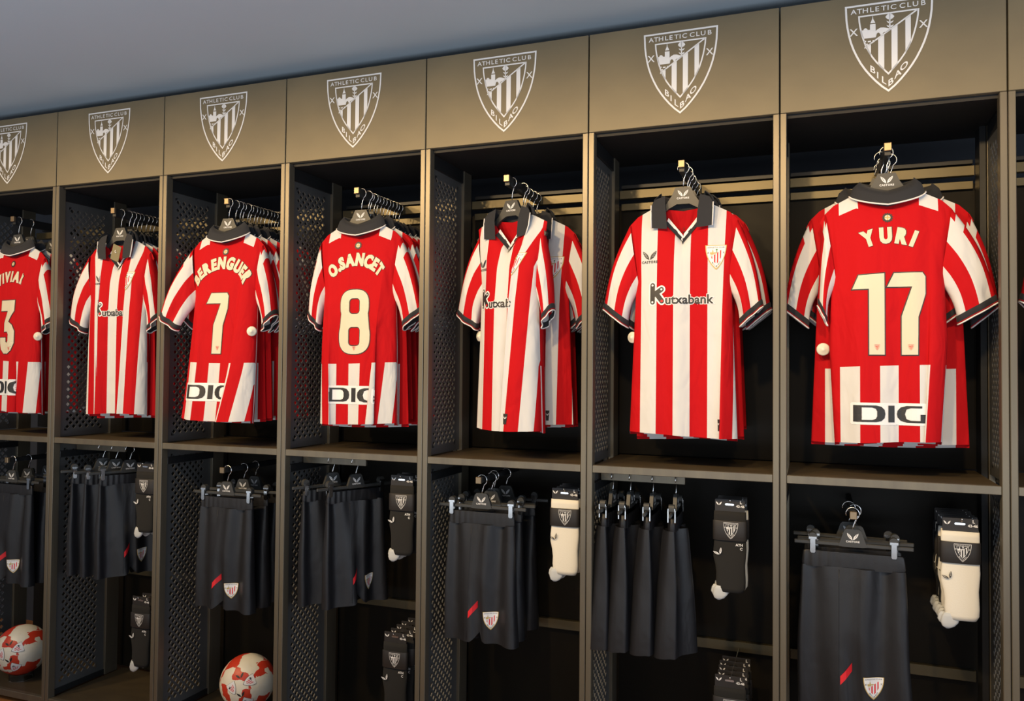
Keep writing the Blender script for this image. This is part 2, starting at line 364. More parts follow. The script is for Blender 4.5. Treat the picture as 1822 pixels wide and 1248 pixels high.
# ------------------------------------------------------------------ shirts
class Shirt:
    """hanging shirt in local coordinates: origin on top of the rail, front towards -y"""
    ZT, ZB = -0.135, -0.880
    def __init__(s, show='front', folds=(), seed=0, bdepth=1.0, hemw=1.0, flute=0.0075, NV=34, NC=96, xc=0.0, lean=0.0, wid=1.0):
        rng = np.random.RandomState(seed); s.show = show; s.folds = folds
        s.NV, s.NC = NV, NC
        vv = np.linspace(0, 1, NV+1)**1.15
        # make one row fall on the band line
        s.band_v = (-0.655-s.ZT)/(s.ZB-s.ZT); jb = int(np.argmin(abs(vv-s.band_v))); vv[jb] = s.band_v; s.jb = jb; s.vv = vv
        ph = rng.rand(4)*6.28
        def sheet(side):      # side 0 = towards the viewer, 1 = away
            P = np.zeros((NV+1, NC+1, 3)); S = np.zeros((NV+1, NC+1))
            tau = np.linspace(-1, 1, NC+1)
            for j, v in enumerate(vv):
                a = np.interp(v, [0, 0.10, 0.33, 0.6, 1.0], [0.186, 0.176, 0.152, 0.160, 0.172*hemw])*wid
                b = np.interp(v, [0, 0.06, 0.2, 0.4, 1.0], [0.003, 0.018, 0.034, 0.042, 0.046])*bdepth
                gs = [(c, wd, g*np.interp(v, [0.05, v1, 1.0], [0, 0.6, 1.0]), h*np.interp(v, [0.05, v1], [0, 1.0])) for c, wd, g, h, v1 in (folds if side == 0 else ())]
                sh = xc*np.interp(v, [0, 0.25], [0, 1.0]) if side == 0 else 0.0
                Ll = a+sh+sum(g for c, wd, g, h in gs if c < 0); Lr = a-sh+sum(g for c, wd, g, h in gs if c >= 0)
                sg = (Lr-Ll)/2+(Lr+Ll)/2*np.sin(tau*PI/2); x = sg+sh; y = np.zeros_like(sg)
                for c, wd, g, h in gs:
                    q = 1/(1+np.exp(-(sg-c)/wd))
                    if c >= 0: x -= g*q; y -= h*q*(1+0.5*np.exp(-((sg-c-0.015)/0.02)**2))
                    else: x += g*(1-q); y -= h*(1-q)
                e = np.abs(np.sin(tau*PI/2)); rim = np.sqrt(np.clip(1-e**3.2, 0, 1))
                fl = flute*(0.15+v)*(np.sin(26*sg+ph[0]+1.0*v)+0.6*np.sin(47*sg+ph[1]-1.4*v)+0.35*np.sin(80*sg+ph[2]))*rim
                sgn = -1 if side == 0 else 1
                y = y+sgn*b*rim+(fl if side == 0 else 0.7*fl)-lean*v*v
                ax = np.abs(x)
                zt = np.interp(ax, [0, 0.085, 0.147, 0.175, 0.19], [-0.135, -0.135, -0.167, -0.195, -0.225])
                isfront = (side == 0) == (show == 'front')
                if isfront: dip = np.interp(ax, [0, 0.050, 0.075, 0.088], [0.122, 0.050, 0.012, 0])
                else: dip = np.interp(ax, [0, 0.05, 0.088], [0.020, 0.013, 0])
                zb = s.ZB-(0.010 if side else 0.0)+0.006*np.sin(9*x+ph[3])
                z = s.ZT+(zb-s.ZT)*v+(zt-dip-s.ZT)*(1-v)**4
                P[j] = np.column_stack((x, y, z)); d = np.hypot(np.diff(sg), np.diff(b*rim)); cum = np.concatenate(([0], np.cumsum(d)))
                # arc length measured from the middle column, stripes keep width
                S[j] = cum-np.interp(0.0, sg, cum)
            return P, S
        s.PF, s.SF = sheet(0); s.PB, s.SB = sheet(1)
        # the two sheets share their side edges
        m = (s.PF[:, [0, -1]]+s.PB[:, [0, -1]])/2; s.PF[:, [0, -1]] = m; s.PB[:, [0, -1]] = m
    def at(s, pts, off=0.0015):
        pts = np.asarray(pts); out = np.zeros((len(pts), 3)); NV, NC = s.NV, s.NC
        for n, (sx, z) in enumerate(pts):
            jf = np.interp((s.ZT-z)/(s.ZT-s.ZB), s.vv, np.arange(NV+1))
            for _ in range(3):
                j0 = int(min(NV-1, max(0, math.floor(jf)))); fj = jf-j0
                row = s.SF[j0]*(1-fj)+s.SF[j0+1]*fj
                fi = float(np.interp(sx, row, np.arange(NC+1))); i0 = int(min(NC-1, math.floor(fi))); f = fi-i0
                colz = s.PF[:, i0, 2]*(1-f)+s.PF[:, i0+1, 2]*f
                jf = float(np.interp(-z, -colz, np.arange(NV+1)))
            j0 = int(min(NV-1, math.floor(jf))); fj = jf-j0
            a = s.PF[j0, i0]*(1-f)+s.PF[j0, i0+1]*f; b = s.PF[j0+1, i0]*(1-f)+s.PF[j0+1, i0+1]*f; p = a*(1-fj)+b*fj
            tx = s.PF[j0, i0+1]-s.PF[j0, i0]; tz = b-a; nn = np.cross(tx, -tz); nn = nn/(np.linalg.norm(nn)+1e-9)
            nn = -nn if np.dot(nn, np.cross(tx, -tz)) < 0 else nn
            nv = np.cross(tx, tz); nv = nv/(np.linalg.norm(nv)+1e-9)
            if nv[1] > 0 and abs(nv[1]) > 0.2: nv = -nv
            ex = max(0.0, z-colz[0]); out[n] = p+nv*off+np.array([0, 0, ex])
        return out
    def body_mesh(s):
        NV, NC = s.NV, s.NC; V = []; uv = []; F = []; mi = []
        ringn = 2*NC
        for j in range(NV+1):
            for i in range(NC+1): V.append(s.PF[j, i]); uv.append((0.5+s.SF[j, i], s.vv[j]))
            for i in range(NC-1, 0, -1): V.append(s.PB[j, i]); uv.append((0.5+s.SB[j, i], s.vv[j]))
        for j in range(NV):
            for k in range(ringn):
                F.append((j*ringn+k, (j+1)*ringn+k, (j+1)*ringn+(k+1) % ringn, j*ringn+(k+1) % ringn))
                vis = k < NC
                isfront = vis == (s.show == 'front')
                mi.append(0 if isfront or j >= s.jb or (j < 3 and abs(uv[j*ringn+k][0]-0.5) > 0.082) else 1)
        o = mk('body', V, F, [M_STRF, M_REDF], None, True, uv, mi); me = o.data; bpy.data.objects.remove(o); return me
def sleeve(sign, spread=1.0, seed=0, thick=0.03, back=0.0):
    rng = np.random.RandomState(seed); ph = rng.rand(3)*6.28
    A = np.array([0.172, -0.192]); B = np.array([0.140, -0.405]); C = np.array([0.170+0.088*spread, -0.452]); D = np.array([0.160+0.020*spread, -0.512])
    NT, NR = 14, 32; rings = []; uv = []
    for t in np.linspace(0, 1, NT+1):
        Pp = A*(1-t)+C*t+np.array([0.012, 0.006])*math.sin(PI*t)*spread; Q = B*(1-t)+D*t+np.array([0.008, 0.0])*math.sin(PI*t)
        th = np.interp(t, [0, 0.2, 0.6, 1], [0.022, thick, thick, thick*0.85]); yc = back*t
        ring = []
        for k in range(NR):
            a = 2*PI*k/NR; c = math.cos(a); u = (1-c)/2      # u: 0 outer edge, 1 inner edge
            e = Pp*(1-u)+Q*u; yy = -math.sin(a)*th*(abs(math.sin(a))**-0.25 if abs(math.sin(a)) > 1e-4 else 0)
            yy += 0.004*t*math.sin(9*u+ph[0])+0.003*math.sin(14*u+5*t+ph[1])*t
            ring.append((sign*e[0], yy+yc, e[1])); uv.append((u, t))
        rings.append(ring)
    V, F = loft(rings, False); return V, F, uv, rings
def sleeve_meshes(sign, spread, seed, back=0.0, patch=False):
    V, F, uv, rings = sleeve(sign, spread, seed, back=back)
    mi = [1 if patch and 0.05 < uv[f[0]][1] < 0.20 and uv[f[0]][0] < 0.24 else 0 for f in F]
    o = mk('sleeve', V, F, [M_SLV, M_WHTF], None, True, uv, mi); ms = o.data; bpy.data.objects.remove(o)
    last = np.array(rings[-1]); prev = np.array(rings[-2]); d = (last-prev); d = d/np.linalg.norm(d, axis=1)[:, None]; cen = last.mean(0)
    def ringat(off, g): return [tuple(cen+(p-cen)*g+dd*off) for p, dd in zip(last, d)]
    Vc, Fc = loft([ringat(-0.004, 1.02), ringat(0.0, 1.05), ringat(0.018, 1.05), ringat(0.020, 0.98), ringat(0.002, 0.94)], False)
    o = mk('cuff', Vc, Fc, M_NAVY, None, True); mc = o.data; bpy.data.objects.remove(o)
    Vp, Fp = tube(ringat(0.0205, 1.04), 0.0023, 6, True); o = mk('piping', Vp, Fp, M_PIPE, None, True); mp = o.data; bpy.data.objects.remove(o)
    Vq, Fq = tube(ringat(0.0160, 1.065), 0.0011, 5, True); o = mk('piping_red', Vq, Fq, M_REDF, None, True); mq = o.data; bpy.data.objects.remove(o)
    return ms, mc, mp, mq
def collar_ring_meshes(show):
    """stand-up collar round the neck; towards the viewer it is the folded back collar or is left open"""
    NA = 40; V = []; F = []; low = []
    a0, a1 = (0, 2*PI) if show == 'back' else (math.radians(-20), math.radians(200))
    for k in range(NA+1):
        a = a0+(a1-a0)*k/NA; c, sn = math.cos(a), math.sin(a)     # sn>0 is away from the viewer
        vis = max(0.0, -sn)
        lo = (0.104*c if sn < 0 else 0.092*c, 0.040*sn*1.0 if sn < 0 else 0.034*sn, -0.150-(0.028 if show == 'back' else 0)*vis+0.012*abs(c)-(0.006 if sn > 0 else 0))
        mid = (0.094*c, 0.034*sn, lo[2]+0.026); hi = (0.074*c, 0.026*sn, lo[2]+0.044); inn = (0.070*c, 0.022*sn, lo[2]+0.030); il = (0.080*c, 0.024*sn, lo[2]-0.004)
        low.append(lo); V += [lo, mid, hi, inn, il]
    n = NA if show == 'back' else NA
    for k in range(n):
        for r in range(4):
            F.append((5*k+r, 5*(k+1)+r, 5*(k+1)+r+1, 5*k+r+1))
    o = mk('collar', V, F, M_NAVY, None, True); me = o.data; bpy.data.objects.remove(o)
    mp = None
    if show == 'back':
        front = [p for p in low if p[1] < 0.012]
        Vp, Fp = tube([(x*1.015, y-0.002, z-0.001) for x, y, z in front], 0.0024, 6); o = mk('piping', Vp, Fp, M_PIPE, None, True); mp = o.data; bpy.data.objects.remove(o)
    return me, mp
COLB = collar_ring_meshes('back'); COLF = collar_ring_meshes('front')
def solid_decal(name, loops, S, m, parent, off, maxlen=0.02):
    return decal(name, shape2d(loops), lambda Q: S.at(Q, off), m, parent, maxlen)

def build_shirt(S, name_parts, sl_l=1.0, sl_r=1.0, seed=0, bl=0.0, br=0.0):
    """returns list of (part name, mesh, children)"""
    parts = [('body', S.body_mesh(), [])]
    for sg, sp, bk in ((-1, sl_l, bl), (1, sl_r, br)):
        ms, mc, mp, mq = sleeve_meshes(sg, sp, seed+sg, bk, S.show == 'back'); parts.append(('sleeve', ms, [('cuff', mc), ('piping', mp), ('piping', mq)]))
    cm, cp = COLB if S.show == 'back' else COLF
    parts.append(('collar', cm, [('piping', cp)] if cp else []))
    tmp = []
    at = lambda off: (lambda Q: S.at(Q, off))
    def D(nm, sh, m, off=0.0015, ml=0.018):
        o = decal(nm, sh, at(off), m, None, ml); tmp.append((nm, o.data)); bpy.data.objects.remove(o)
    if S.show == 'front':
        for sgn in (-1, 1):
            wing = [(sgn*x, z) for x, z in ((0.058, -0.108), (0.086, -0.118), (0.098, -0.140), (0.096, -0.212), (0.048, -0.218), (0.052, -0.165))]
            if sgn < 0: wing = [(x, z) for x, z in wing]
            o = decal('collar_wing', shape2d([wing]), lambda Q: np.array([[p[0], -0.030-0.006*math.cos(6*abs(q[0]))+0.30*max(0, q[1]+0.155), p[2]] for p, q in zip(S.at(Q, 0.004), Q)]), M_NAVY, None, 0.02)
            parts.append(('collar_wing', o.data, [])); wm = o.data; bpy.data.objects.remove(o)
            edge = [(sgn*x, z) for x, z in ((0.098, -0.138), (0.0975, -0.180), (0.0965, -0.2135))]
            pts = [(p[0], -0.030-0.006*math.cos(6*abs(q[0]))+0.30*max(0, q[1]+0.155)-0.001, p[2]) for p, q in zip(S.at(edge, 0.004), edge)]
            Vt, Ft = tube(pts, 0.0022, 6); o = mk('piping', Vt, Ft, M_PIPE, None, True); parts[-1][2].append(('piping', o.data)); bpy.data.objects.remove(o)
        def inner(Q):
            return np.array([(x, float(np.interp(x, S.PB[5, :, 0], S.PB[5, :, 1]))-0.004, z) for x, z in Q])
        o = decal('neck_print', J2([T2(emblem(0.034), 1.0, 0.0, -0.180)]+[T2(text2d(tx, 0.010, 0.02), 1.0, xx, zz) for tx, xx, zz in (('L', -0.016, -0.212), ('G', 0.0, -0.212), ('L', 0.016, -0.212), ('42', -0.016, -0.224), ('40', 0.0, -0.224), ('42', 0.016, -0.224))]), inner, mat('dark_red_print', (0.10, 0.005, 0.006), 0.7), None, 0.02)
        tmp.append(('neck_print', o.data)); bpy.data.objects.remove(o)
        # crossed V of the placket
        D('placket', J2([shape2d([[(-0.056, -0.200), (-0.050, -0.182), (0.004, -0.250), (0.004, -0.266)]]), shape2d([[(0.056, -0.200), (0.050, -0.182), (-0.006, -0.250), (-0.002, -0.268)]])]), M_NAVY, 0.003)
        D('piping', J2([shape2d([[(-0.052, -0.188), (-0.048, -0.178), (0.004, -0.245), (0.003, -0.253)]]), shape2d([[(0.052, -0.188), (0.048, -0.178), (-0.008, -0.250), (-0.004, -0.258)]])]), M_PIPE, 0.004)
    for p in name_parts:
        k = p[0]
        if k == 'sponsor':
            x0, z0, h = -0.098, -0.460, 0.073; sc = 0.200/KTX_WID
            D('sponsor_backing', T2(KTX_W, sc, x0, z0), M_PRINT, 0.0012, 0.02); D('sponsor_letter', T2(KTX_K, (sc, sc), x0, z0), M_INK, 0.0020, 0.02)
            D('sponsor_lettering', T2(KTX_T, sc, x0, z0), M_INK, 0.0020, 0.02); D('sponsor_dots', T2(KTX_D, sc, x0, z0), M_PRINT, 0.0026); D('sponsor_dot', T2(KTX_R, sc, x0, z0), M_REDP, 0.0026)
        elif k == 'emblem':
            D('emblem', T2(emblem(0.046), 1.0, -0.103, -0.300), M_INK, 0.0015)
        elif k == 'crest':
            hw = 0.032; x, z = 0.109, -0.278
            D('crest_border', T2(SHIELD, hw*1.08, x, z+0.0025), M_GOLD, 0.0014); D('crest_field', T2(SHIELD, hw*0.98, x, z), M_PRINT, 0.0019)
            D('crest_stripes', T2(STRIPE_RED, hw, x, z), M_REDP, 0.0025); D('crest_lettering', T2(J2(LET+XS), hw, x, z), M_INK, 0.0025)
            D('crest_tree', T2(TREEG, hw*1.0, x, z), M_GREEN, 0.0025); D('crest_bridge', T2(SKYG, hw, x, z), M_GOLD, 0.0025)
        elif k == 'hemlabel':
            x, z = p[1], -0.845
            D('hem_label', T2(shape2d([[(-0.010, 0.020), (0.011, 0.020), (0.008, -0.016), (-0.006, -0.016)]]), 1.0, x, z), M_CARD, 0.0015); D('hem_label_mark', T2(WING0, 0.007, x+0.001, z+0.006), M_PRINT, 0.0022)
        elif k == 'name':
            sh = arc_name(p[1], p[2], p[3], p[4]); D('player_name_outline', T2(arc_name(p[1], p[2]*1.06, p[3]*1.01, p[4]), 1.0, p[6] if len(p) > 6 else 0.0, p[5]-0.0012), M_INK, 0.0012); D('player_name', T2(sh, 1.0, p[6] if len(p) > 6 else 0.0, p[5]), M_CREAM, 0.0020)
        elif k == 'number':
            h = p[3]
            for ch, x in p[1]:
                lp = DIG[ch]
                D('number_outline', T2(shape2d(lp, 0.013), (h*p[4], h), x, p[2]), M_INK, 0.0012, 0.02); D('number', T2(shape2d(lp), (h*p[4], h), x, p[2]), M_CREAM, 0.0020, 0.02)
                cx = {'1': 0.085, '7': 0.04, '8': 0.0, '3': 0.1}[ch]*h*p[4]+x
                D('number_crest', T2(CREST, 0.0075, cx, p[2]+0.030), M_REDP, 0.0026)
        elif k == 'rosette':
            x = p[1]
            for sh, m, of in zip(ROSE, (M_INK, M_CREAM, M_GOLD), (0.0014, 0.0020, 0.0026)): D('rosette', T2(sh, 0.0165, x, -0.215), m, of)
        elif k == 'backsponsor':
            sc = p[3]; D('sponsor_backing', T2(DIGI_W, (sc*p[4], sc), p[1], p[2]), M_PRINT, 0.0012, 0.014); D('sponsor_lettering', T2(DIGI, (sc*p[4], sc), p[1], p[2]), M_INK, 0.0020, 0.014)
        elif k == 'hemseam':
            pass
    parts += [(n, me, []) for n, me in tmp]
    return parts
def place(parts, root, rename=None):
    for nm, me, kids in parts:
        o = inst(nm, me, root)
        for kn, km in kids: inst(kn, km, o)
    return root

# ------------------------------------------------------------------ hangers
def hook_pts(drop, r=0.0185, lean=0.0, n=14):
    """wire hook over the rail (y runs along the rail), neck down to -drop"""
    pts = []
    for k in range(n+1):
        a = math.radians(200-(200+62)*k/n); pts.append((r*math.cos(a)*1.0, 0, -r+0.004+r*math.sin(a)))
    x, _, z = pts[-1]; pts += [(x*0.55, 0, z-0.012), (0.0015, 0, z-0.022), (0, 0, -drop)]
    return pts
def to_mesh(name, VF, m, smooth=True):
    o = mk(name, VF[0], VF[1], m, None, smooth); me = o.data; bpy.data.objects.remove(o); return me
def extr(loop, y0, y1):
    n = len(loop); V = [(x, y0, z) for x, z in loop]+[(x, y1, z) for x, z in loop]
    F = [tuple(range(n)), tuple(range(2*n-1, n-1, -1))]+[(i, i+n, (i+1) % n+n, (i+1) % n) for i in range(n)]
    return V, F
_half = [(0.024, -0.078), (0.028, -0.086), (0.036, -0.104), (0.055, -0.132), (0.085, -0.158), (0.130, -0.186), (0.150, -0.206), (0.145, -0.216), (0.105, -0.190), (0.070, -0.166), (0.045, -0.146), (0.020, -0.133)]
HANG_LOOP = [(-x, z) for x, z in reversed(_half)]+[(x, z) for x, z in _half]
ME_HOOK = to_mesh('hook', tube(hook_pts(0.085), 0.0017, 7), M_CHR)
ME_HBODY = to_mesh('shoulder_bar', extr(HANG_LOOP, -0.006, 0.006), M_PLAS, False)
_o2 = decal('emblem', T2(emblem(0.034), 1.0, 0, -0.098), lambda Q: np.column_stack((Q[:, 0], np.full(len(Q), -0.0070), Q[:, 1])), M_PRINT); ME_HEMB = _o2.data; bpy.data.objects.remove(_o2)
def hanger(loc, rz, label, scale=None, emblem_on=True):
    r = empty('shirt_hanger', loc, rz, label, 'hanger', 'shirt hangers on the locker arms')
    inst('hook', ME_HOOK, r); inst('shoulder_bar', ME_HBODY, r)
    if emblem_on: inst('emblem', ME_HEMB, r)
    return r
# clip hanger for shorts
_tr = [(-0.040, -0.112), (-0.024, -0.066), (-0.018, -0.060), (0.018, -0.060), (0.024, -0.066), (0.040, -0.112), (0.028, -0.114), (-0.028, -0.114)]
ME_CHOOK = to_mesh('hook', tube(hook_pts(0.066), 0.0020, 7), M_CHR)
ME_CPLATE = to_mesh('plate', extr(_tr, -0.006, 0.006), M_PLAS, False)
ME_CBAR = boxm('crossbar', -0.165, 0.165, -0.004, 0.004, -0.114, -0.102, 0.002); ME_CBAR.materials.append(M_PLAS)
ME_CLIP = to_mesh('clip', extr([(0.0125*math.cos(2*PI*k/16), -0.090+0.0125*math.sin(2*PI*k/16)) for k in range(16)][:9]+[(-0.0125, -0.098), (-0.008, -0.104), (0.008, -0.104), (0.0125, -0.098)], -0.009, 0.009), M_PLAS, False)
ME_JAW = to_mesh('jaw', join([extr([(-0.007, -0.096), (0.007, -0.096), (0.0075, -0.134), (0.0045, -0.138), (-0.0045, -0.138), (-0.0075, -0.134)], -0.0125, -0.0095), extr([(-0.007, -0.096), (0.007, -0.096), (0.0075, -0.134), (-0.0075, -0.134)], 0.0095, 0.0125), extr([(-0.011, -0.090), (-0.011, -0.097), (0.011, -0.097), (0.011, -0.090)], -0.0115, 0.0115)]), mat('smoked_chrome_clip', (0.45, 0.45, 0.45), 0.18, 1.0), False)
_o2 = decal('emblem', T2(emblem(0.032), 1.0, 0, -0.082), lambda Q: np.column_stack((Q[:, 0], np.full(len(Q), -0.0070), Q[:, 1])), M_PRINT); ME_CEMB = _o2.data; bpy.data.objects.remove(_o2)
def clip_hanger(loc, rz, label):
    r = empty('clip_hanger', loc, rz, label, 'hanger', 'clip hangers for the shorts')
    for n, me in (('hook', ME_CHOOK), ('plate', ME_CPLATE), ('crossbar', ME_CBAR), ('emblem', ME_CEMB)): inst(n, me, r)
    for x in (-0.112, 0.112):
        c = inst('clip', ME_CLIP, r, (x, 0, 0)); inst('jaw', ME_JAW, c)
    return r

# ------------------------------------------------------------------ shorts
def shorts_parts(seed, edge=False, wid=1.0, dep=1.0):
    rng = np.random.RandomState(seed); ph = rng.rand(6)*6.28
    zt, zw, zb = -0.126, -0.168, -0.575
    def outline(v):   # half width, half depth
        return np.interp(v, [0, 0.08, 0.5, 1], [0.130, 0.136, 0.144, 0.150])*wid, np.interp(v, [0, 0.1, 0.5, 1], [0.010, 0.016, 0.028, 0.036])*dep
    NV, NR = 26, 112; rings = []
    for j in range(NV+1):
        v = j/NV; a, b = outline(0.07+0.93*v); z0 = zw+(zb-zw)*v; ring = []
        split = max(0.0, (v-0.42)/0.58)
        for k in range(NR):
            t = 2*PI*k/NR; c, sn = math.cos(t), math.sin(t); sx = math.copysign(abs(c)**0.75, c); sy = math.copysign(abs(sn)**0.55, sn)
            x = a*sx; y = b*sy
            pin = math.exp(-(x/0.014)**2)                       # groove between the legs
            y *= 1-0.85*pin*min(1, 0.35+split*1.3)
            fl = (0.0085+0.011*v)*(math.sin(70*x+ph[0])*math.exp(-2.0*v)+0.9*math.sin(38*x+ph[1]+0.8*v)+0.5*math.sin(95*x+ph[2])*math.exp(-5*v))
            y += fl*abs(sy)*dep
            x += 0.004*math.sin(6*v+ph[3])*v
            z = z0+0.004*math.sin(20*x+ph[4])*v-0.010*(1 if sn > 0 else 0)*v*(abs(sn)**0.5)-0.006*v*(1 if x > 0 else 0)+0.034*pin*split**3
            ring.append((x, y, z))
        rings.append(ring)
    R = np.array(rings)
    body = to_mesh('shorts_body', loft(rings, False), M_SHORT)
    wr = []
    for zz, g in ((zw-0.004, 1.005), (zw+0.004, 1.03), (zw+0.018, 1.02), (zt-0.003, 1.0), (zt, 0.96)):
        a, b = outline(0.02); ring = []
        for k in range(NR):
            t = 2*PI*k/NR; c, sn = math.cos(t), math.sin(t); x = a*g*math.copysign(abs(c)**0.75, c)
            ring.append((x, b*g*math.copysign(abs(sn)**0.55, sn)+0.0016*math.sin(260*x+ph[5])*(1 if x < 0 else 0.25), zz))
        wr.append(ring)
    waist = to_mesh('waistband', loft(wr, False), M_SHORT)
    def at(Q, off=0.0015):
        out = []
        for x, z in Q:
            v = min(1, max(0, (zw-z)/(zw-zb))); jf = v*NV; j = min(NV-1, int(jf)); f = jf-j; row = R[j]*(1-f)+R[j+1]*f
            fr = row[NR//2:]; fr = fr[np.argsort(fr[:, 0])]
            y = np.interp(x, fr[:, 0], fr[:, 1]); out.append((x, y-off, z))
        return np.array(out)
    ps = [('shorts_body', body, []), ('waistband', waist, [])]
    def D(nm, sh, m, off):
        o = decal(nm, sh, lambda Q: at(Q, off), m, None, 0.012); ps.append((nm, o.data, [])); bpy.data.objects.remove(o)
    D('red_flash', shape2d([[(-0.034, -0.470), (-0.003, -0.434), (-0.003, -0.458), (-0.034, -0.494)]]), M_REDP, 0.0016)
    hw = 0.026; x, z = 0.052, -0.468
    D('crest_border', T2(SHIELD, hw*1.05, x, z+0.001), M_GOLD, 0.0016); D('crest_field', T2(SHIELD, hw*0.97, x, z), M_PRINT, 0.0021)
    D('crest_stripes', T2(STRIPE_RED, hw, x, z), M_REDP, 0.0027); D('crest_lettering', T2(J2(LET+XS), hw, x, z), M_INK, 0.0027); D('crest_bridge', T2(SKYG, hw, x, z), M_GOLD, 0.0027)
    seam = [tuple(p) for p in at([(-0.036-0.002*k/10, -0.175-0.39*k/10) for k in range(11)], 0.0)]
    V, F = tube(seam, 0.0010, 5); ps.append(('seam', to_mesh('seam', (V, F), M_SHORT), []))
    return ps

# ------------------------------------------------------------------ socks on a card
def oval(xc, hw, hd, z, n=24, pw=0.7): return [(xc+hw*math.copysign(abs(math.cos(2*PI*k/n))**pw, math.cos(2*PI*k/n)), hd*math.copysign(abs(math.sin(2*PI*k/n))**0.8, math.sin(2*PI*k/n)), z) for k in range(n)]
def sock_parts(col):
    m = M_SOCKW if col == 'white' else M_SOCKB
    rows = [(-0.044, 0, 0.049), (-0.060, 0, 0.050), (-0.075, 0, 0.050), (-0.10, 0, 0.050), (-0.135, 0.001, 0.049), (-0.165, 0.000, 0.051), (-0.19, -0.001, 0.050), (-0.215, 0.001, 0.046), (-0.24, 0.003, 0.045), (-0.265, 0.003, 0.046), (-0.285, 0.004, 0.044), (-0.298, 0.004, 0.036)]
    body = to_mesh('sock_leg', loft([oval(xc, hw, 0.010+0.003*math.sin(17*z), z) for z, xc, hw in rows]), m)
    def toe(x0, dx, l, yo):
        rs = [(0.0, 0.021), (0.25, 0.024), (0.6, 0.023), (0.85, 0.016), (1.0, 0.004)]
        return to_mesh('toe', loft([[(x+yo*0, y*0.85+yo, z) for x, y, z in oval(x0+dx*t, hw, 0.008*min(1, hw/0.02), -0.280-l*t)] for t, hw in rs]), M_TOE)
    band = to_mesh('paper_band', loft([oval(0, 0.0525, 0.0130, -0.073, 32, 0.6), oval(0, 0.053, 0.0135, -0.074, 32, 0.6), oval(0, 0.053, 0.0135, -0.134, 32, 0.6), oval(0, 0.0525, 0.0130, -0.135, 32, 0.6)], False), M_CARD)
    card = to_mesh('header_card', extr([(-0.046, -0.050), (-0.046, -0.008), (-0.044, -0.006), (0.044, -0.006), (0.046, -0.008), (0.046, -0.050)], -0.0025, 0.0), M_CARD, False)
    f = lambda y: (lambda Q: np.column_stack((Q[:, 0], np.full(len(Q), y), Q[:, 1])))
    def dd(nm, sh, m2, y):
        o = decal(nm, sh, f(y), m2); me = o.data; bpy.data.objects.remove(o); return me
    ps = [('sock_leg', body, []), ('toe', toe(-0.022, -0.012, 0.046, -0.004), []), ('toe', toe(-0.030, -0.010, 0.036, 0.006), []),
          ('paper_band', band, [('band_crest', dd('band_crest', T2(CREST, 0.0225, 0.004, -0.0775), M_PRINT, -0.0150))]),
          ('header_card', card, [('card_emblem', dd('card_emblem', T2(WING0, 0.009, -0.034, -0.020), M_PRINT, -0.0032)), ('hang_hole', dd('hang_hole', shape2d([capsule(-0.012, -0.022, 0.022, 0.0, 0.003)]), M_CHR, -0.0031)),
                                 ('size_text', dd('size_text', J2([T2(text2d('L', 0.013, 0.03), 1.0, 0.034, -0.018), T2(text2d('43-46', 0.011, 0.03), 1.0, 0.032, -0.030)]), M_PRINT, -0.0032))]),
          ('leg_emblem', dd('leg_emblem', T2(WING, 0.014, -0.034, -0.172, rot=0.5), M_INK if col == 'white' else M_PRINT, -0.0145), [])]
    if col != 'white':
        ps.append(('leg_lettering', dd('leg_lettering', J2([T2(text2d('ATH', 0.011, 0.03), 1.0, 0.030, -0.150), T2(text2d('C', 0.011, 0.03), 1.0, 0.036, -0.162)]), M_PRINT, -0.0125), []))
    return ps

# ================================================================== the room
fl = box('floor', -4, 9, -6.2, 1.2, -0.05, 0.0, M_FLOOR); tag(fl, kind='structure')
ce = box('ceiling', -4, 9, -6.2, 1.2, ZS+1.475, ZS+1.55, M_CEIL); tag(ce, kind='structure')
wb = box('wall_back', -4, 9, 0.85, 0.95, 0.0, ZS+1.475, M_WALL); tag(wb, kind='structure')
wf = box('wall_front', -4, 9, -6.2, -6.1, 0.0, ZS+1.475, M_ROOM); tag(wf, kind='structure')

